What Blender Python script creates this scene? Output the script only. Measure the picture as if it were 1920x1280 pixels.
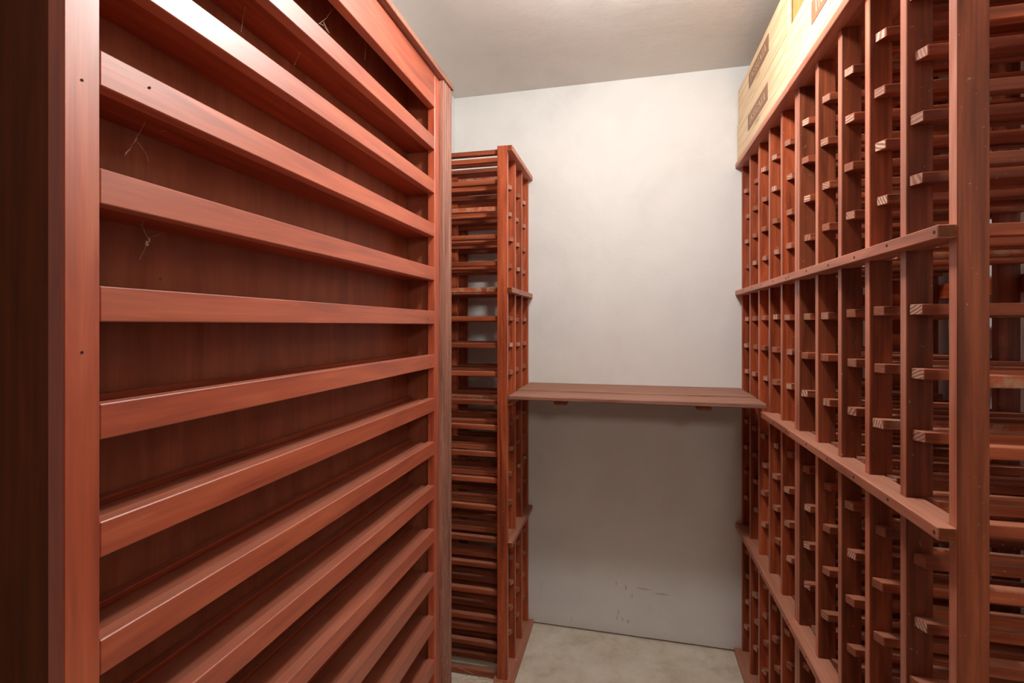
import bpy, bmesh, math, random
from mathutils import Vector, Matrix

random.seed(7)
for o in list(bpy.data.objects):
    bpy.data.objects.remove(o, do_unlink=True)
SC = bpy.context.scene
COL = SC.collection
CH = 1.289                       # camera height; heights below are given from eye level and shifted by CH

# ------------------------------------------------------------------ camera, world, lamp, exposure
FPX = 927.0
cam_d = bpy.data.cameras.new('camera')
cam = bpy.data.objects.new('camera', cam_d)
COL.objects.link(cam)
cam.location = (0, 0, CH)
cam.rotation_euler = (math.pi / 2, 0, math.atan(220 / FPX))
cam_d.sensor_width = 36
cam_d.lens = FPX / 1920 * 36
cam_d.shift_y = -30 / 1920
cam_d.clip_start = 0.02
SC.camera = cam

w = bpy.data.worlds.new('world')
SC.world = w
w.use_nodes = True
bg = w.node_tree.nodes['Background']
bg.inputs[0].default_value = (1.0, 0.93, 0.86, 1)
bg.inputs[1].default_value = 0.05

ld = bpy.data.lights.new('ceiling_lamp', 'POINT')
ld.energy = 22
ld.color = (1.0, 0.985, 0.955)
ld.shadow_soft_size = 0.055
lo = bpy.data.objects.new('ceiling_lamp', ld)
lo.location = (0.0, 1.10, CH + 0.915)
COL.objects.link(lo)

hl = bpy.data.lights.new('fill_lamp', 'POINT')     # unseen fill lamp added behind the camera, shining in at the doorway
hl.energy = 17.5
hl.color = (1.0, 0.86, 0.72)
hl.shadow_soft_size = 0.12
ho = bpy.data.objects.new('fill_lamp', hl)
ho.location = (0.46, -0.62, CH + 0.50)
COL.objects.link(ho)

SC.view_settings.view_transform = 'Standard'
SC.view_settings.look = 'None'
SC.view_settings.gamma = 1
SC.view_settings.exposure = 0.35
SC.view_settings.use_curve_mapping = False


# ------------------------------------------------------------------ materials
class NT:
    def __init__(s, name):
        s.m = bpy.data.materials.new(name)
        s.m.use_nodes = True
        s.t = s.m.node_tree
        s.b = s.t.nodes['Principled BSDF']

    def n(s, typ, **kw):
        x = s.t.nodes.new(typ)
        for k, v in kw.items():
            setattr(x, k, v)
        return x

    def l(s, a, b):
        s.t.links.new(a, b)

    def noise(s, vec, scale, detail=4, rough=0.55, dist=0.0):
        x = s.n('ShaderNodeTexNoise')
        x.inputs['Scale'].default_value = scale
        x.inputs['Detail'].default_value = detail
        x.inputs['Roughness'].default_value = rough
        x.inputs['Distortion'].default_value = dist
        s.l(vec, x.inputs['Vector'])
        return x.outputs['Fac']

    def ramp(s, fac, stops):
        x = s.n('ShaderNodeValToRGB')
        e = x.color_ramp.elements
        while len(e) < len(stops):
            e.new(0.5)
        for i, (p, c) in enumerate(stops):
            e[i].position = p
            e[i].color = (*c, 1) if len(c) == 3 else c
        s.l(fac, x.inputs[0])
        return x.outputs[0]

    def mix(s, fac, a, b, mode='MIX'):
        x = s.n('ShaderNodeMix', data_type='RGBA', blend_type=mode)
        for sock, v in ((x.inputs[0], fac), (x.inputs[6], a), (x.inputs[7], b)):
            if hasattr(v, 'is_linked'):
                s.l(v, sock)
            elif isinstance(v, (int, float)):
                sock.default_value = v
            else:
                sock.default_value = (*v, 1)
        return x.outputs[2]

    def math(s, op, a, b=0.0, c=None):
        x = s.n('ShaderNodeMath', operation=op)
        for i, v in enumerate((a, b) if c is None else (a, b, c)):
            if hasattr(v, 'is_linked'):
                s.l(v, x.inputs[i])
            else:
                x.inputs[i].default_value = v
        return x.outputs[0]

    def maprange(s, v, a, b, c, d):
        x = s.n('ShaderNodeMapRange')
        s.l(v, x.inputs[0])
        for i, q in enumerate((a, b, c, d)):
            x.inputs[i + 1].default_value = q
        return x.outputs[0]

    def mapping(s, vec, scale):
        x = s.n('ShaderNodeMapping')
        x.inputs['Scale'].default_value = scale
        s.l(vec, x.inputs['Vector'])
        return x.outputs[0]

    def objvec(s, shift=True):
        tc = s.n('ShaderNodeTexCoord').outputs['Object']
        if not shift:
            return tc, None
        r = s.n('ShaderNodeObjectInfo').outputs['Random']
        sc = s.n('ShaderNodeVectorMath', operation='SCALE')
        sc.inputs[0].default_value = (13.1, 7.7, 9.3)
        s.l(r, sc.inputs['Scale'])
        ad = s.n('ShaderNodeVectorMath', operation='ADD')
        s.l(tc, ad.inputs[0])
        s.l(sc.outputs[0], ad.inputs[1])
        return ad.outputs[0], r

    def bump(s, h, strength, dist=0.002):
        x = s.n('ShaderNodeBump')
        x.inputs['Strength'].default_value = strength
        x.inputs['Distance'].default_value = dist
        s.l(h, x.inputs['Height'])
        s.l(x.outputs[0], s.b.inputs['Normal'])


WOODS = {}


def wood(kind, axis):
    """stained wood with the grain along an axis; shelf and dark also hold some shade in their colour, dust lies on upward faces"""
    key = (kind, axis)
    if key in WOODS:
        return WOODS[key]
    P = dict(
        cherry=dict(c=((.31, .045, .013), (.465, .080, .025), (.58, .132, .048)), rough=.43, dust=.5, var=.14, raw=0, fine=.16),
        panel=dict(c=((.23, .062, .028), (.30, .086, .040), (.37, .118, .058)), rough=.5, dust=.2, var=.05, raw=0, fine=.10),
        rack=dict(c=((.20, .038, .012), (.41, .078, .025), (.57, .135, .048)), rough=.46, dust=.62, var=.24, raw=.0, fine=.3),
        rail=dict(c=((.17, .034, .012), (.33, .070, .026), (.47, .130, .054)), rough=.5, dust=.62, var=.3, raw=.93, fine=.3),
        ledge=dict(c=((.32, .080, .038), (.48, .150, .077), (.60, .225, .135)), rough=.45, dust=.6, var=.12, raw=0, fine=.25),
        shelf=dict(c=((.20, .030, .009), (.31, .050, .016), (.40, .078, .028)), rough=.5, dust=.5, var=.08, raw=0, fine=.16),  # cherry made darker, putting the shade between shelves into the colour
        brown=dict(c=((.14, .034, .012), (.27, .064, .024), (.39, .105, .044)), rough=.48, dust=.62, var=.22, raw=0, fine=.3),
        edge=dict(c=((.34, .085, .040), (.50, .150, .078), (.62, .24, .15)), rough=.42, dust=.3, var=.22, raw=0, fine=.2),
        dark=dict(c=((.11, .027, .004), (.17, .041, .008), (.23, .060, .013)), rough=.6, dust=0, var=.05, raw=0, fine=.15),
        grey=dict(c=((.22, .085, .055), (.32, .135, .092), (.42, .20, .145)), rough=.55, dust=.3, var=.05, raw=0, fine=.3),
        plank=dict(c=((.16, .060, .036), (.27, .120, .080), (.36, .190, .135)), rough=.55, dust=.45, var=.1, raw=0, fine=.25),
        pine=dict(c=((.66, .44, .24), (.76, .55, .33), (.84, .66, .44)), rough=.5, dust=0, var=.06, raw=0, fine=.12),
        ply=dict(c=((.48, .25, .085), (.57, .32, .12), (.63, .38, .16)), rough=.5, dust=0, var=.05, raw=0, fine=.1),
    )[kind]
    T = NT('%s_wood_grain_%s' % (kind, axis))
    v, r = T.objvec()
    S = [(1.0 if 'xyz'[i] == axis else (5.0 if kind == 'panel' else 11.0)) for i in range(3)]
    m1 = T.mapping(v, S)
    n1 = T.noise(m1, 3.2, 5, .55, .9)
    S2 = [(4.0 if 'xyz'[i] == axis else 160.0) for i in range(3)]
    n2 = T.noise(T.mapping(v, S2), 1.0, 3, .6)
    c = P['c']
    col = T.ramp(n1, [(.30, c[0]), (.50, c[1]), (.72, c[2])])
    if kind == 'pine':                      # growth rings drawn out along the board
        wv = T.n('ShaderNodeTexWave', wave_type='RINGS', rings_direction={'x': 'X', 'y': 'Y', 'z': 'Z'}[axis])
        wv.inputs['Scale'].default_value = 7
        wv.inputs['Distortion'].default_value = 4
        wv.inputs['Detail'].default_value = 2
        wv.inputs['Detail Scale'].default_value = .7
        T.l(T.mapping(v, [(.45 if 'xyz'[i] == axis else 2.2) for i in range(3)]), wv.inputs['Vector'])
        col = T.mix(T.math('MULTIPLY', T.maprange(wv.outputs['Fac'], .7, 1, 0, 1), .38), col, (.60, .36, .17))
    f = T.maprange(n2, .3, .7, 1 - P['fine'], 1 + P['fine'] * .7)
    col = T.mix(1.0, col, f, 'MULTIPLY')
    br = T.maprange(r, 0, 1, 1 - P['var'], 1 + P['var'])
    col = T.mix(1.0, col, br, 'MULTIPLY')
    pat = T.noise(v, 34, 6, .7)
    if P['raw']:                            # a few pale, unstained rails with speckled faces
        sel = T.math('MULTIPLY', T.math('GREATER_THAN', r, P['raw']), T.maprange(pat, .46, .62, 0, .8))
        col = T.mix(sel, col, (.46, .29, .19))
    if kind == 'grey':
        sz = T.n('ShaderNodeSeparateXYZ')
        T.l(T.n('ShaderNodeTexCoord').outputs['Object'], sz.inputs[0])
        wear = T.maprange(sz.outputs['Z'], -.9, .75, .8, .08)     # flaking finish, worse towards the floor
        sel = T.math('MULTIPLY', T.maprange(T.noise(T.mapping(v, (190, 190, 40)), 1, 4, .6), .53, .66, 0, 1), wear)
        col = T.mix(sel, col, (.40, .26, .20))
    if kind == 'panel':                     # bleached damp marks on the back panel
        sel = T.maprange(T.noise(T.mapping(v, (3, 3.2, 9)), 1.6, 7, .7), .52, .70, 0, .45)
        col = T.mix(sel, col, (.25, .115, .075))
    if kind in ('rack', 'brown', 'rail', 'ledge', 'edge'):   # chips and pale flecks
        ch = T.maprange(T.noise(v, 150, 2, .5), .70, .76, 0, .65)
        col = T.mix(ch, col, (.48, .30, .21))
    if P['dust']:
        g = T.n('ShaderNodeNewGeometry')
        sx = T.n('ShaderNodeSeparateXYZ')
        T.l(g.outputs['Normal'], sx.inputs[0])
        up = T.maprange(sx.outputs['Z'], .55, .95, 0, 1)
        du = T.math('MULTIPLY', up, T.maprange(T.noise(v, 22, 5, .6), .3, .7, P['dust'] * .55, P['dust']))
        col = T.mix(du, col, (.42, .205, .135))
        rg = T.math('ADD', T.math('MULTIPLY', du, .3), P['rough'])
    else:
        rg = T.math('ADD', P['rough'], 0.0)
    rg = T.math('ADD', rg, T.maprange(n1, .2, .8, -.05, .05))
    T.l(col, T.b.inputs['Base Color'])
    T.l(rg, T.b.inputs['Roughness'])
    T.b.inputs['Specular IOR Level'].default_value = .8 if kind in ('cherry', 'edge', 'ledge') else (.25 if kind == 'dark' else .35)
    if kind == 'cherry':                    # lacquer
        T.b.inputs['Coat Weight'].default_value = 1
        T.b.inputs['Coat Roughness'].default_value = .5
        T.b.inputs['Coat IOR'].default_value = 1.65
    T.bump(n2, .12 if kind != 'grey' else .5, .0015)
    WOODS[key] = T.m
    return T.m


def endgrain():
    T = NT('sawn_end_grain')
    v, r = T.objvec()
    wv = T.n('ShaderNodeTexWave', wave_type='BANDS', bands_direction='DIAGONAL')
    wv.inputs['Scale'].default_value = 75
    wv.inputs['Distortion'].default_value = 2.5
    rot = T.n('ShaderNodeVectorRotate', rotation_type='X_AXIS')
    T.l(v, rot.inputs['Vector'])
    T.l(T.math('MULTIPLY', r, 23.0), rot.inputs['Angle'])
    T.l(rot.outputs[0], wv.inputs['Vector'])
    r2 = T.n('ShaderNodeTexWhiteNoise', noise_dimensions='1D')
    T.l(r, r2.inputs['W'])
    amt = T.maprange(r2.outputs['Value'], .25, .95, .05, .95)
    base = T.mix(T.noise(v, 60, 3), (.17, .042, .02), (.40, .14, .075))
    fac = T.math('MULTIPLY', T.maprange(T.math('ADD', wv.outputs['Fac'], T.math('MULTIPLY', T.noise(v, 120, 2), .5)), .55, .95, .1, 1), amt)
    col = T.mix(fac, base, (.72, .52, .40))
    T.l(col, T.b.inputs['Base Color'])
    T.b.inputs['Roughness'].default_value = .7
    return T.m


ENDG = endgrain()


def plain(name, col, rough=.6, nscale=30, var=.15):
    T = NT(name)
    v, r = T.objvec()
    k = T.noise(v, nscale, 4)
    c0 = tuple(x * (1 - var) for x in col)
    c1 = tuple(min(1, x * (1 + var)) for x in col)
    T.l(T.ramp(k, [(.3, c0), (.7, c1)]), T.b.inputs['Base Color'])
    T.b.inputs['Roughness'].default_value = rough
    return T.m


def plaster(name, base, scuff=False):
    T = NT(name)
    v, _ = T.objvec(False)
    a = T.noise(v, 2.2, 6, .62, .6)
    b = T.noise(v, 9, 5, .6, .3)
    k = T.math('ADD', T.math('MULTIPLY', a, .65), T.math('MULTIPLY', b, .35))
    col = T.ramp(k, [(.33, tuple(x * .92 for x in base)), (.5, base), (.67, tuple(min(1, x * 1.05) for x in base))])
    if scuff:
        sx = T.n('ShaderNodeSeparateXYZ')
        T.l(v, sx.inputs[0])
        low = T.maprange(sx.outputs['Z'], .03, .34, 1, 0)
        sp = T.maprange(T.noise(T.mapping(v, (22, 22, 9)), 1, 4, .6), .66, .74, 0, .45)
        col = T.mix(T.math('MULTIPLY', low, sp), col, (.26, .17, .13))
        for mx, mz, rx, rz in ((-.053, .214, .003, .010), (-.014, .202, .004, .012), (.012, .171, .002, .012), (.058, .205, .028, .004),
                               (.130, .193, .030, .004), (-.044, .095, .003, .012), (-.050, .073, .003, .010), (-.028, .068, .003, .009), (-.005, .064, .006, .007)):
            sb = T.n('ShaderNodeVectorMath', operation='SUBTRACT')      # old knocks and scuffs
            T.l(v, sb.inputs[0])
            sb.inputs[1].default_value = (mx, 2.104, mz)
            dv = T.n('ShaderNodeVectorMath', operation='DIVIDE')
            T.l(sb.outputs[0], dv.inputs[0])
            dv.inputs[1].default_value = (rx, 1, rz)
            ln = T.n('ShaderNodeVectorMath', operation='LENGTH')
            T.l(dv.outputs[0], ln.inputs[0])
            rg_ = T.math('ADD', ln.outputs['Value'], T.math('MULTIPLY', T.noise(v, 160, 3), 1.2))
            col = T.mix(T.maprange(rg_, 1.9, .9, 0, .5), col, (.30, .17, .12))
        foot_tint = T.math('MULTIPLY', T.maprange(sx.outputs['Z'], 0, .05, 1, 0), .18)  # browner tint fading out just above the foot of the wall
        col = T.mix(foot_tint, col, (.3, .25, .2))
    T.l(col, T.b.inputs['Base Color'])
    T.b.inputs['Roughness'].default_value = .72
    T.b.inputs['Specular IOR Level'].default_value = .35
    T.bump(T.math('ADD', T.math('MULTIPLY', a, 2.0), b), .25, .006)
    return T.m


def concrete():
    T = NT('stained_concrete')
    v, _ = T.objvec(False)
    a = T.noise(v, 5, 8, .72, .15)
    col = T.ramp(a, [(.28, (.48, .38, .27)), (.44, (.70, .61, .48)), (.60, (.80, .73, .61)), (.8, (.86, .80, .70))])
    st = T.maprange(T.noise(v, 6, 6, .7, .25), .52, .72, 0, .42)
    col = T.mix(st, col, (.36, .27, .18))
    sp = T.maprange(T.noise(v, 85, 2, .5), .72, .76, 0, .7)
    col = T.mix(sp, col, (.10, .07, .05))
    T.l(col, T.b.inputs['Base Color'])
    T.b.inputs['Roughness'].default_value = .55
    T.bump(T.noise(v, 40, 5), .12, .003)
    return T.m


# ------------------------------------------------------------------ mesh helpers
def mesh_from(verts, faces, mats, fm=None, bevel=0.0):
    me = bpy.data.meshes.new('mesh')
    bm = bmesh.new()
    vs = [bm.verts.new(v) for v in verts]
    for i, f in enumerate(faces):
        q = bm.faces.new([vs[j] for j in f])
        if fm:
            q.material_index = fm[i]
    bmesh.ops.recalc_face_normals(bm, faces=bm.faces)
    if bevel:
        bmesh.ops.bevel(bm, geom=list(bm.edges), offset=bevel, segments=1, affect='EDGES', profile=.5)
    bm.to_mesh(me)
    bm.free()
    for m in (mats if isinstance(mats, (list, tuple)) else [mats]):
        me.materials.append(m)
    return me


BOXF = [(0, 3, 2, 1), (4, 5, 6, 7), (0, 1, 5, 4), (1, 2, 6, 5), (2, 3, 7, 6), (3, 0, 4, 7)]


def box_me(sx, sy, sz, mats, bevel=.0012, fm=None):
    x, y, z = sx / 2, sy / 2, sz / 2
    v = [(-x, -y, -z), (x, -y, -z), (x, y, -z), (-x, y, -z), (-x, -y, z), (x, -y, z), (x, y, z), (-x, y, z)]
    return mesh_from(v, BOXF, mats, fm, bevel)


def put(name, me, loc, parent=None):
    """link a mesh as an object; loc is in world space"""
    o = bpy.data.objects.new(name, me)
    COL.objects.link(o)
    if parent is not None:
        o.parent = parent
        loc = Vector(loc) - WORLD[parent.name]
    o.location = loc
    WORLD[o.name] = Vector(loc) if parent is None else Vector(loc) + WORLD[parent.name]
    return o


WORLD = {}


def box(name, x0, x1, y0, y1, z0, z1, mats, parent=None, bevel=.0012):
    x0, x1 = min(x0, x1), max(x0, x1)
    y0, y1 = min(y0, y1), max(y0, y1)
    return put(name, box_me(x1 - x0, y1 - y0, z1 - z0, mats, bevel), ((x0 + x1) / 2, (y0 + y1) / 2, (z0 + z1) / 2), parent)


def thing(name, label, cat, loc, group=None):
    o = bpy.data.objects.new(name, None)
    o.empty_display_size = .1
    COL.objects.link(o)
    o.location = loc
    WORLD[o.name] = Vector(loc)
    o['label'] = label
    o['category'] = cat
    if group:
        o['group'] = group
    return o


def tag(o, label, cat, group=None):
    o['label'] = label
    o['category'] = cat
    if group:
        o['group'] = group
    return o


def prism(name, poly, z0, z1, mats, parent, bevel=0.0):
    """polygon in plan (world x, y) drawn up from z0 to z1"""
    cx = sum(p[0] for p in poly) / len(poly)
    cy = sum(p[1] for p in poly) / len(poly)
    cz = (z0 + z1) / 2
    n = len(poly)
    v = [(p[0] - cx, p[1] - cy, z0 - cz) for p in poly] + [(p[0] - cx, p[1] - cy, z1 - cz) for p in poly]
    f = [tuple(range(n))[::-1], tuple(range(n, 2 * n))] + [(i, (i + 1) % n, n + (i + 1) % n, n + i) for i in range(n)]
    return put(name, mesh_from(v, f, mats, None, bevel), (cx, cy, cz), parent)


def discs(name, pts, r, depth, axis, mats, parent):
    """small round plugs or holes, joined"""
    bm = bmesh.new()
    for p in pts:
        rot = Matrix.Rotation(math.pi / 2, 4, 'Y') if axis == 'x' else Matrix.Rotation(math.pi / 2, 4, 'X')
        bmesh.ops.create_cone(bm, cap_ends=True, segments=8, radius1=r, radius2=r, depth=depth,
                              matrix=Matrix.Translation(Vector(p) - Vector(pts[0])) @ rot)
    me = bpy.data.meshes.new('mesh')
    bm.to_mesh(me)
    bm.free()
    me.materials.append(mats)
    o = put(name, me, pts[0], parent)
    return o


def Z(z):
    return CH + z


# ------------------------------------------------------------------ the room
YB, XW, YN, HC = 2.104, .765, -.22, CH + 1.02
M_wall = plaster('white_plaster', (.745, .745, .73), True)
M_ceil = plaster('ceiling_plaster', (.70, .67, .63))
M_floor = concrete()


def struct(name, *a):
    o = box(name, *a, bevel=0)
    o['kind'] = 'structure'
    return o


def struct0(name, x0, x1, y0, y1, z0, z1, m):
    """a structural box whose local origin stays at the world origin, so its texture runs in metres"""
    v = [(x0, y0, z0), (x1, y0, z0), (x1, y1, z0), (x0, y1, z0), (x0, y0, z1), (x1, y0, z1), (x1, y1, z1), (x0, y1, z1)]
    o = put(name, mesh_from(v, BOXF, m), (0, 0, 0))
    o['kind'] = 'structure'
    return o


struct0('floor', -XW - .1, XW + .1, YN - .1, YB + .1, -.1, 0, M_floor)
struct0('ceiling', -XW - .1, XW + .1, YN - .1, YB + .1, HC, HC + .1, M_ceil)
struct0('wall_back', -XW, XW, YB, YB + .1, .008, HC, M_wall)
struct0('wall_left', -XW - .1, -XW, YN, YB + .1, 0, HC, M_wall)
struct0('wall_right', XW, XW + .1, YN, YB + .1, 0, HC, M_wall)
# unseen near wall; doorway offset and finish darkened to keep cabinet end dim
vv = [(-XW, 0), (.14, 0), (.14, 2.08), (.74, 2.08), (.74, 0), (XW, 0), (XW, HC), (-XW, HC)]
vn = [(x, YN - .1, z) for x, z in vv] + [(x, YN, z) for x, z in vv]
fn = [(0, 1, 2, 7), (2, 3, 6, 7), (3, 4, 5, 6), (8, 9, 10, 15), (10, 11, 14, 15), (11, 12, 13, 14)]
fn += [(i, (i + 1) % 8, 8 + (i + 1) % 8, 8 + i) for i in range(8)]
o = put('wall_near', mesh_from(vn, fn, wood('dark', 'z')), (0, 0, 0))
o['kind'] = 'structure'

# ------------------------------------------------------------------ wine racks (front posts, rear posts, rails, ledges)
XF, XLEDGE, XREAR, DEEP = .4297, .407, .738, .037      # post front, ledge front, rear of rack, post depth
TH = .019
RAILS = [.532, .433, .334, .235, .137, .033, -.067, -.167, -.272, -.363, -.461, -.558, -.660, -.774, -.870, -.966, -1.062, -1.158, -1.266]
M_hole = plain('screw_hole_dark', (.02, .012, .01), .8)


RAIL_L = XREAR - XF - .004


def rail_mesh(sx, side):
    """rail with a slanted front end. sx: +1 right rack, -1 left rack; side: -1 hangs on the post's near face, +1 on the far face"""
    L, t, h, s = RAIL_L, .020, .0170, .009
    a, b = 0.0, L                           # local x from the front end
    if side < 0:
        plan = [(a, t / 2), (a + s, -t / 2), (b, -t / 2), (b, t / 2)]
    else:
        plan = [(a + s, t / 2), (a, -t / 2), (b, -t / 2), (b, t / 2)]
    v = [(sx * p[0], p[1], -h) for p in plan] + [(sx * p[0], p[1], 0) for p in plan]
    f = [(0, 1, 2, 3), (4, 5, 6, 7)] + [(i, (i + 1) % 4, 4 + (i + 1) % 4, 4 + i) for i in range(4)]
    return mesh_from(v, f, [wood('rail', 'x'), ENDG], [0, 0, 1, 0, 1, 0], .0011)


RM = {(sx, sd): rail_mesh(sx, sd) for sx in (1, -1) for sd in (1, -1)}


def comb(sx, faces, y0, y1, back=.4533, XF=XF):
    """plan of a ledge notched around the posts; faces = near faces of the posts, ascending"""
    pts = [(XLEDGE, y0), (XLEDGE, y1)]
    cur = y1
    for yf in sorted(faces, reverse=True):
        a, b = yf + TH + .0006, yf - .0006
        if a >= cur - .003:
            pts += [(XF - .0004, cur), (XF - .0004, b)]
        else:
            pts += [(back, cur), (back, a), (XF - .0004, a), (XF - .0004, max(b, y0))]
        cur = b
    if cur > y0 + .003:
        pts += [(back, cur), (back, y0)]
    out = []
    for p in pts:
        q = (sx * p[0], p[1])
        if not out or (abs(out[-1][0] - q[0]) + abs(out[-1][1] - q[1])) > 1e-5:
            out.append(q)
    return out


def rack(name, label, sx, faces, top, ledges, full_top, rng, kind='rack', XF=XF):
    """faces: near (-y) faces of the upright frames"""
    y0, y1 = faces[0], faces[-1] + TH
    t = thing(name, label, 'wine rack', (sx * .58, (y0 + y1) / 2, 0))
    ptop = top - (.019 if full_top else 0)
    pz0, pz1 = .0195, Z(ptop)
    fm = [0, 0, 0, 0, 0, 1] if sx > 0 else [0, 0, 0, 1, 0, 0]
    up_f = box_me(DEEP, TH, pz1 - pz0, [wood(kind, 'z'), wood('edge', 'z')], .0012, fm)
    up_r = box_me(DEEP, TH, pz1 - .002, wood(kind, 'z'), .0012)
    for yf in faces:
        put('front_post', up_f, (sx * (XF + DEEP / 2), yf + TH / 2, (pz0 + pz1) / 2), t)
        put('rear_post', up_r, (sx * (XREAR - DEEP / 2), yf + TH / 2, (pz1 + .002) / 2), t)
    for i, yf in enumerate(faces):
        for sd in (-1, 1):
            if (i == 0 and sd < 0) or (i == len(faces) - 1 and sd > 0):
                continue
            y = yf - .0101 if sd < 0 else yf + TH + .0101
            for z in RAILS + ([top - .004] if not full_top else []):
                if z > top - .003:
                    continue
                lo_ = XF + .006 + rng.uniform(-.003, .005)
                if any(abs(z - lz) < .03 for lz, _ in ledges):
                    lo_ = .456
                if z < -1.2:
                    lo_ = .4775
                r_ = put('rail', RM[(sx, sd)], (sx * lo_, y, Z(z + rng.uniform(-.0025, .0025))), t)
                r_.rotation_euler = (0, rng.uniform(-.004, .004), rng.uniform(-.002, .002))
                # trim so the tail stays inside the rear posts
                k = (XREAR - .001 - lo_) / RAIL_L
                r_.scale = (min(1.0, k), 1, 1)
    for lz, (a, b) in ledges:
        fs = [yf for yf in faces if yf + TH > a - .001 and yf < b + .001]
        le = prism('ledge', comb(sx, fs, a, b, XF=XF), Z(lz - .0185), Z(lz), wood('ledge', 'y'), t, .0012)
        if sx > 0 and a == faces[0] or sx < 0:      # sawn near ends, unlit, with the shade put into a dark colour
            le.data.materials.append(wood('dark', 'y'))
            for p in le.data.polygons:
                if p.normal.y < -.95 and p.center.y + WORLD[le.name].y < faces[0] + .004:
                    p.material_index = 1
        pts = []
        for yf in fs:
            pts.append((sx * (XLEDGE - .0001), min(max(yf + TH / 2 + rng.uniform(-.004, .004), a + .008), b - .008),
                        Z(lz - .009 + rng.uniform(-.002, .002))))
        d = discs('screw_hole', pts, .0026, .0008, 'x', M_hole, le)
        d['kind'] = 'stuff'
    if full_top:
        box('top_board', sx * XLEDGE, sx * XREAR, y0, y1, Z(top - .0185), Z(top), wood('ledge', 'y'), t)
    box('base_board', sx * .402, sx * .476, y0, y1, .001, .019, wood('ledge', 'y'), t)
    for z in (top - .06, .10, -.30, -.80, -1.16):
        box('back_brace', sx * (XREAR + .0005), sx * (XREAR + .0125), y0, y1, Z(z - .036), Z(z), wood('rack', 'y'), t)
    return t


rng = random.Random(11)
near_faces = [.786, .912, 1.036, 1.159, 1.290, 1.4205]
far_faces = [1.4402, 1.567, 1.695, 1.825, 1.953, 2.0835]
ny0, ny1 = near_faces[0], near_faces[-1] + TH
fy0, fy1 = far_faces[0], far_faces[-1] + TH
rack('wine_rack', 'tall red-stained wooden wine rack on the right, nearest the camera', 1, near_faces, .637,
     [(.137, (ny0, ny1)), (-.2735, (ny0, ny1)), (-.776, (ny0, ny1))], True, rng, 'brown')
rack('wine_rack', 'tall red-stained wooden wine rack on the right, far half touching the back wall', 1, far_faces, .637,
     [(.137, (fy0, fy1)), (-.2735, (fy0, 1.716)), (-.776, (fy0, fy1))], True, rng)
left_faces = [1.716, 1.838, 1.958, 2.0835]
ly0, ly1 = left_faces[0], left_faces[-1] + TH
rack('wine_rack', 'narrow red-stained wooden wine rack left of the back wall, behind the shelved cabinet', -1, left_faces, .645,
     [(.645, (ly0, ly1)), (.137, (ly0, ly1)), (-.2665, (ly0, ly1)), (-.776, (ly0, ly1))], False, rng, 'rack', .425)

# ------------------------------------------------------------------ shelved cabinet on the left
XC, FR = -.593, .0235                 # front of the face frame, its thickness
XB = -.693                            # front of the back panel
CY0, CY1 = .407, 1.486
cab = thing('wine_cabinet', 'cherry-stained cabinet of narrow slatted display shelves filling the left side', 'cabinet', (-.65, .95, 0))
ZT = Z(.787)
SY0, SY1 = .4445, 1.451
for a, b in ((CY0, SY0), (SY1, CY1)):
    box('stile', XC, XC - FR, a, b, .001, ZT, wood('cherry', 'z'), cab)
for a, b in ((CY0 + .002, CY0 + .018), (1.468, 1.484)):
    pn = box('side_panel', XC - FR - .0003, XB - .012, a, b, .001, ZT, wood('dark' if a < 1 else 'panel', 'z'), cab)  # near end panel's shade is put into its colour by the dark wood
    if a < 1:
        pn['label'] = 'outer end panel, coloured dark brown for its shade'
box('back_panel', XB, XB - .0115, CY0 + .0185, 1.4675, .002, ZT, wood('panel', 'z'), cab, 0)
box('top_rail', XC, XC - FR, SY0, SY1, Z(.682), ZT, wood('cherry', 'y'), cab)
LIPH = .041
lip_me = box_me(FR, SY1 - SY0 - .0006, LIPH, wood('cherry', 'y'), .0013)
shelf_me = box_me(-(XB - (XC - FR)) - .001, 1.4675 - CY0 - .019, .030, wood('shelf', 'y'), .001)
cleat_me = box_me(.019, 1.4675 - CY0 - .03, .0095, wood('shelf', 'y'), .0012)
for k in range(1, 15):
    zt = Z(.0455 + .1363 * (5 - k))
    yc = (SY0 + SY1) / 2
    put('shelf_lip', lip_me, (XC - FR / 2 - .0006, yc, zt - LIPH / 2), cab)
    yb = (CY0 + .0185 + 1.4675) / 2
    put('shelf', shelf_me, ((XB + XC - FR) / 2, yb, zt - .009 - .015), cab)
    put('back_cleat', cleat_me, (XB + .0098, yb, zt - .009 + .0049), cab)
box('plinth', XC - .012, XC - FR, SY0, SY1, .001, .058, wood('cherry', 'y'), cab)
box('top_panel', XC - FR, XB, CY0 + .0185, 1.4675, ZT - .016, ZT - .0005, wood('panel', 'y'), cab)
box('crown_board', -.573, XB - .012, CY0, 1.572, ZT + .0003, ZT + .017, wood('grey', 'y'), cab)
# fluted end post beyond the far stile, standing proud of the frame
fl = [(XB, CY1 + .0006), (-.600, CY1 + .0006), (-.582, CY1 + .004), (-.5785, CY1 + .010)]
yy = CY1 + .014
while yy < 1.552:
    fl += [(-.5785, yy), (-.5835, yy + .004), (-.5835, yy + .007), (-.5785, yy + .011)]
    yy += .017
fl += [(-.5785, 1.561), (-.582, 1.566), (XB, 1.566)]
fo = prism('fluted_post', fl, .001, ZT, wood('grey', 'z'), cab)
fo['label'] = 'weathered brown fluted end post'
dp = discs('nail_head', [(XC + .0002, .425, Z(.273)), (XC + .0002, .505, Z(.0455 + .1363 * 2 - .016)), (XC + .0002, .425, Z(-.03)),
                         (XC + .0002, 1.40, Z(.02)), (XC + .0002, 1.42, Z(-.12)), (XC + .0002, .52, Z(.06)), (XC + .0002, .60, Z(.565))],
           .0016, .0008, 'x', M_hole, cab)
dp['kind'] = 'stuff'

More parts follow.
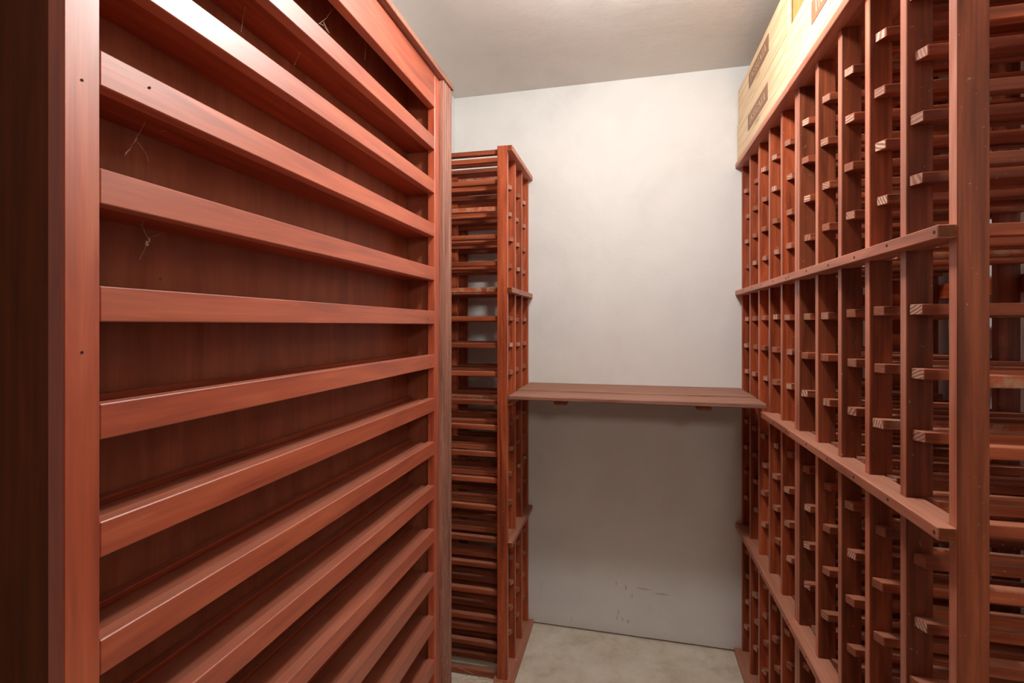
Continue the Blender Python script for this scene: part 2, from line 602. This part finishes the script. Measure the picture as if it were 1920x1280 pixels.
# ------------------------------------------------------------------ bridging shelf between the racks
sh = thing('bridging_shelf', 'two-plank wooden shelf spanning between the racks against the back wall', 'shelf', (0, 1.9, Z(-.265)))
BX0, BX1, BT, BB = -.4185, .4245, Z(-.2485), Z(-.2640)
# the front corners run past the posts, the back ones fill the niche
box('plank', BX0, BX1, 1.706, 1.8460, BB, BT, wood('plank', 'x'), sh, .003)
box('plank', BX0, BX1, 1.8482, 2.1025, BB + .0026, BT + .0026, wood('plank', 'x'), sh, .0015)
for x in (-.234, .238):
    box('batten', x - .022, x + .022, 1.712, 2.08, BB - .0125, BB - .0003, wood('dark', 'y'), sh, .002)

# ------------------------------------------------------------------ wine crates on top of the right rack
M_label = plain('burnt_label_brown', (.27, .130, .068), .6, 18, .2)
M_gold = plain('label_letter_tan', (.64, .43, .27), .6)
M_stamp = plain('stamped_ink_brown', (.36, .20, .085), .7)
M_pine, M_ply = wood('pine', 'y'), wood('ply', 'z')


def stroke(pts, wd):
    """flat ribbon (quads) along a polyline"""
    out = []
    for (a, b), (c, d) in zip(pts, pts[1:]):
        L = math.hypot(c - a, d - b) or 1
        nx, ny = -(d - b) / L * wd / 2, (c - a) / L * wd / 2
        ex, ey = (c - a) / L * wd * .15, (d - b) / L * wd * .15
        out.append([(a - ex + nx, b - ey + ny), (a - ex - nx, b - ey - ny), (c + ex - nx, d + ey - ny), (c + ex + nx, d + ey + ny)])
    return out


def arc(cx, cy, rx, ry, a0, a1, n=9):
    return [(cx + rx * math.cos(math.radians(a0 + (a1 - a0) * i / n)), cy + ry * math.sin(math.radians(a0 + (a1 - a0) * i / n))) for i in range(n + 1)]


def glyph(ch):
    """serif capitals and digits in a unit-high box: (advance, quads)"""
    T, t, sf = .15, .075, .06
    if ch == 'I':
        return .34, stroke([(.17, 0), (.17, 1)], T) + stroke([(.03, .02), (.31, .02)], sf) + stroke([(.03, .98), (.31, .98)], sf)
    if ch == 'N':
        return .84, stroke([(.16, 0), (.16, 1)], t) + stroke([(.68, 0), (.68, 1)], t) + stroke([(.15, 1), (.68, .02)], T) + \
            stroke([(.04, .02), (.28, .02)], sf) + stroke([(.02, .98), (.18, .98)], sf) + stroke([(.56, .98), (.80, .98)], sf)
    if ch == 'S':
        return .60, stroke(arc(.30, .73, .19, .24, 20, 270), .11) + stroke(arc(.30, .26, .20, .24, 90, -160), .12) + \
            stroke([(.49, .72), (.49, .97)], sf) + stroke([(.10, .03), (.10, .29)], sf)
    if ch == 'G':
        return .82, stroke(arc(.42, .5, .33, .48, 45, 320, 14), .12) + stroke([(.68, .10), (.68, .42)], T) + \
            stroke([(.54, .43), (.80, .43)], sf) + stroke([(.67, .70), (.67, .98)], sf)
    if ch == 'A':
        return .78, stroke([(.12, 0), (.38, 1)], t) + stroke([(.38, 1), (.66, 0)], T) + stroke([(.22, .33), (.55, .33)], sf) + \
            stroke([(.02, .02), (.24, .02)], sf) + stroke([(.54, .02), (.78, .02)], sf)
    if ch == '2':
        return .6, stroke(arc(.28, .72, .2, .25, 170, -35), .1) + stroke([(.44, .58), (.08, .05)], .1) + stroke([(.06, .05), (.5, .05)], .1)
    if ch == '0':
        return .6, stroke(arc(.28, .5, .2, .46, 0, 360, 16), .09)
    return .3, []


def text(name, s, height, width, loc, mat, parent, gap=.12):
    """lettering on a face that looks towards -x; reads along -y; centred on loc"""
    quads, adv = [], 0.0
    for ch in s:
        a, q = glyph(ch)
        quads += [[(x + adv, y) for x, y in k] for k in q]
        adv += a + gap
    adv -= gap
    sx = width / adv
    v, f = [], []
    for k, q in enumerate(quads):
        i = len(v)
        off = -.0004 - .000004 * (k % 7)
        v += [(off, -(x - adv / 2) * sx, (y - .5) * height) for x, y in q]
        f.append((i, i + 1, i + 2, i + 3))
    me = bpy.data.meshes.new('mesh')
    me.from_pydata(v, [], f)
    me.materials.append(mat)
    return put(name, me, loc, parent)


def crate(label, x0, y1, z0, h, lid, length=.636):
    y0, x1 = y1 - length, x0 + .318
    t = thing('wine_crate', label, 'crate', ((x0 + x1) / 2, (y0 + y1) / 2, z0), 'wine crates on top of the right rack')
    th = .010
    box('front_panel', x0, x0 + th, y0, y1, z0, z0 + h, M_pine, t, .0032)
    box('back_panel', x1 - th, x1, y0, y1, z0, z0 + h, M_pine, t)
    for a in (y0 + .004, y1 - .004 - .014):
        e = box('end_panel', x0 + th + .0003, x1 - th - .0003, a, a + .014, z0 + .001, z0 + h - .0005, M_ply, t)
        if a < (y0 + y1) / 2:
            k = discs('finger_hole', [(x0 + .052, a - .0002, z0 + h * .42)], .0042, .001, 'y', M_hole, e)
    box('bottom_panel', x0 + th + .0003, x1 - th - .0003, y0 + .019, y1 - .019, z0 + .001, z0 + .009, M_pine, t)
    if lid:
        box('lid', x0 + th + .0003, x1 - th - .0003, y0 + .019, y1 - .019, z0 + h - .009, z0 + h - .001, M_pine, t)
    yc = (y0 + y1) / 2 + .004
    zc = z0 + .081
    lp = box('label_panel', x0 - .0011, x0 - .0001, yc - .128, yc + .128, zc - .0265, zc + .0265, M_label, t, 0)
    lp['label'] = 'brown printed label panel'
    text('lettering', 'INSIGNIA', .026, .205, (x0 - .0011, yc, zc), M_gold, lp)
    text('stamped_year', '2002', .012, .050, (x0, yc, zc - .040), M_stamp, t)
    return t


XK = .4125
CZ = Z(.6375)
crate('pale pine wine crate on the right rack, lower of the stacked pair by the wall', XK, 2.096, CZ, .147, True)
crate('pale pine wine crate stacked on top of another crate by the back wall', XK + .0025, 2.0945, CZ + .1493, .124 + .011, False)
crate('brightly lit pine wine crate on the right rack, nearer the camera than the stack', XK - .003, 1.455, CZ, .147, True)

# ------------------------------------------------------------------ cobwebs, straw and scraps
M_web = plain('cobweb_silk', (.62, .50, .42), .9, 60, .2)
M_scrap = plain('white_scrap', (.8, .78, .72), .8)
M_straw = plain('dry_straw', (.58, .44, .28), .8)


def tubes(name, chains, mat, base, label, cat, group=None, sides=4):
    """thin ragged threads: each chain is a list of (x, y, z, r)"""
    v, f = [], []
    for ch in chains:
        st = len(v)
        for i, (x, y, z, r) in enumerate(ch):
            a = Vector(ch[max(i - 1, 0)][:3])
            b = Vector(ch[min(i + 1, len(ch) - 1)][:3])
            d = (b - a).normalized() if (b - a).length > 0 else Vector((0, 0, 1))
            u = d.orthogonal().normalized()
            q = d.cross(u)
            for k in range(sides):
                an = 2 * math.pi * k / sides
                v.append(tuple(Vector((x, y, z)) + (u * math.cos(an) + q * math.sin(an)) * r - Vector(base)))
            if i:
                for k in range(sides):
                    p0 = st + (i - 1) * sides
                    f.append((p0 + k, p0 + (k + 1) % sides, p0 + sides + (k + 1) % sides, p0 + sides + k))
        f.append(tuple(st + k for k in range(sides)))
        f.append(tuple(len(v) - sides + k for k in range(sides)))
    me = bpy.data.meshes.new('mesh')
    me.from_pydata(v, [], f)
    me.materials.append(mat)
    return tag(put(name, me, base), label, cat, group)


def ray(px, py, X):
    """point on the plane x = X met by looking along a direction of the photograph (used to read off heights)"""
    th = math.atan(220 / FPX)
    s, c = math.sin(th), math.cos(th)
    a = (px - 960) / FPX
    r = (-s + a * c) / (c + a * s)
    Y = X / r
    d = -s * X + c * Y
    return Vector((X, Y, CH + (610 - py) / FPX * d))


def web(pix, X, rng, blob=(), label='', thin=.00022):
    chains = []
    for path in pix:
        pts = [ray(x, y, X) for x, y in path]
        ch = []
        for a, b in zip(pts, pts[1:]):
            n = 4
            for i in range(n):
                p = a.lerp(b, i / n)
                j = .0006
                ch.append((p.x + rng.uniform(-j, j), p.y + rng.uniform(-j, j), p.z + rng.uniform(-j, j), thin * rng.uniform(.7, 1.4)))
        p = pts[-1]
        ch.append((p.x, p.y, p.z, thin))
        chains.append(ch)
    for (x0, y0, x1, y1, r) in blob:
        a, b = ray(x0, y0, X), ray(x1, y1, X)
        chains.append([(*(a.lerp(b, i / 6) + Vector((rng.uniform(-.0008, .0008), rng.uniform(-.001, .001), rng.uniform(-.0008, .0008)))),
                        r * rng.uniform(.5, 1.2) * (.4 if i in (0, 6) else 1)) for i in range(7)])
    base = chains[0][0][:3]
    return tubes('cobweb', chains, M_web, base, label, 'cobweb', 'cobwebs in the cabinet')


wr = random.Random(3)
web([[(272, 410), (266, 422), (270, 432), (278, 448), (274, 462), (262, 486)], [(260, 421), (266, 422)], [(278, 446), (302, 439)]],
    -.645, wr, [(281, 446, 277, 454, .0019), (276, 452, 275, 461, .0024)], 'white clotted cobweb under the third shelf lip near the left post')
web([[(276, 216), (270, 234), (256, 258), (246, 275), (234, 292)], [(277, 218), (318, 226)], [(300, 246), (350, 238)], [(258, 266), (272, 285), (279, 304)]],
    -.645, wr, [(256, 260, 252, 266, .0009), (243, 279, 235, 290, .0009)], 'grey stringy cobweb under the second long lip from the top left')
web([[(628, 12), (612, 34), (598, 44)], [(598, 44), (608, 48), (612, 56), (618, 62)], [(683, 66), (686, 90), (684, 112)]],
    -.640, wr, [(606, 40, 612, 52, .0007), (611, 50, 617, 62, .0007)], 'pale cobweb hanging in the dark top opening of the cabinet')
web([[(570, 62), (560, 84)], [(566, 92), (552, 122)], [(578, 78), (580, 96)], [(614, 108), (618, 134)], [(462, 2), (452, 60)]],
    -.645, wr, [], 'thin vertical threads of cobweb below the upper shelf', .00014)
web([[(792, 378), (800, 381), (808, 372)], [(796, 345), (800, 360)]], -.630, wr, [(798, 379, 806, 374, .0006)], 'small cobweb in the far right corner of an upper shelf')

sr = random.Random(5)
chains = []
for i in range(20):
    p = Vector((sr.uniform(-.60, -.48), sr.uniform(1.668, 1.700), sr.uniform(.003, .04)))
    a = sr.uniform(0, 6.28)
    ch = []
    for k in range(6):
        ch.append((p.x, p.y, max(.002, p.z), .0007))
        a += sr.uniform(-.7, .7)
        p = p + Vector((math.cos(a) * .012, math.sin(a) * .003, sr.uniform(-.006, .006)))
    chains.append(ch)
tubes('straw_wisp', chains, M_straw, (-.54, 1.685, 0), 'tuft of dry straw on the floor at the foot of the narrow rack', 'straw')


def scrap(p, s, label, rot):
    v = [(-s, -s * .6, 0), (s * .2, -s, s * .3), (s, s * .1, 0), (s * .3, s * .8, s * .2), (-s * .7, s * .6, 0)]
    v += [(x, y, z + .0008) for x, y, z in v]
    f = [(4, 3, 2, 1, 0), (5, 6, 7, 8, 9)] + [(i, (i + 1) % 5, 5 + (i + 1) % 5, 5 + i) for i in range(5)]
    o = put('paint_flake', mesh_from(v, f, M_scrap), p)
    o.rotation_euler = (0, 0, rot)
    return tag(o, label, 'flake', 'white flakes of paint')


scrap((-.4188, 1.83, .0195), .003, 'tiny white paint flake on the base board of the narrow left rack', .4)
scrap((.02, 2.03, .0005), .003, 'tiny white paint flake on the floor below the back wall', 1.2)
scrap((-.34, 2.08, .0005), .003, 'tiny white paint flake on the floor by the narrow rack', 2.2)
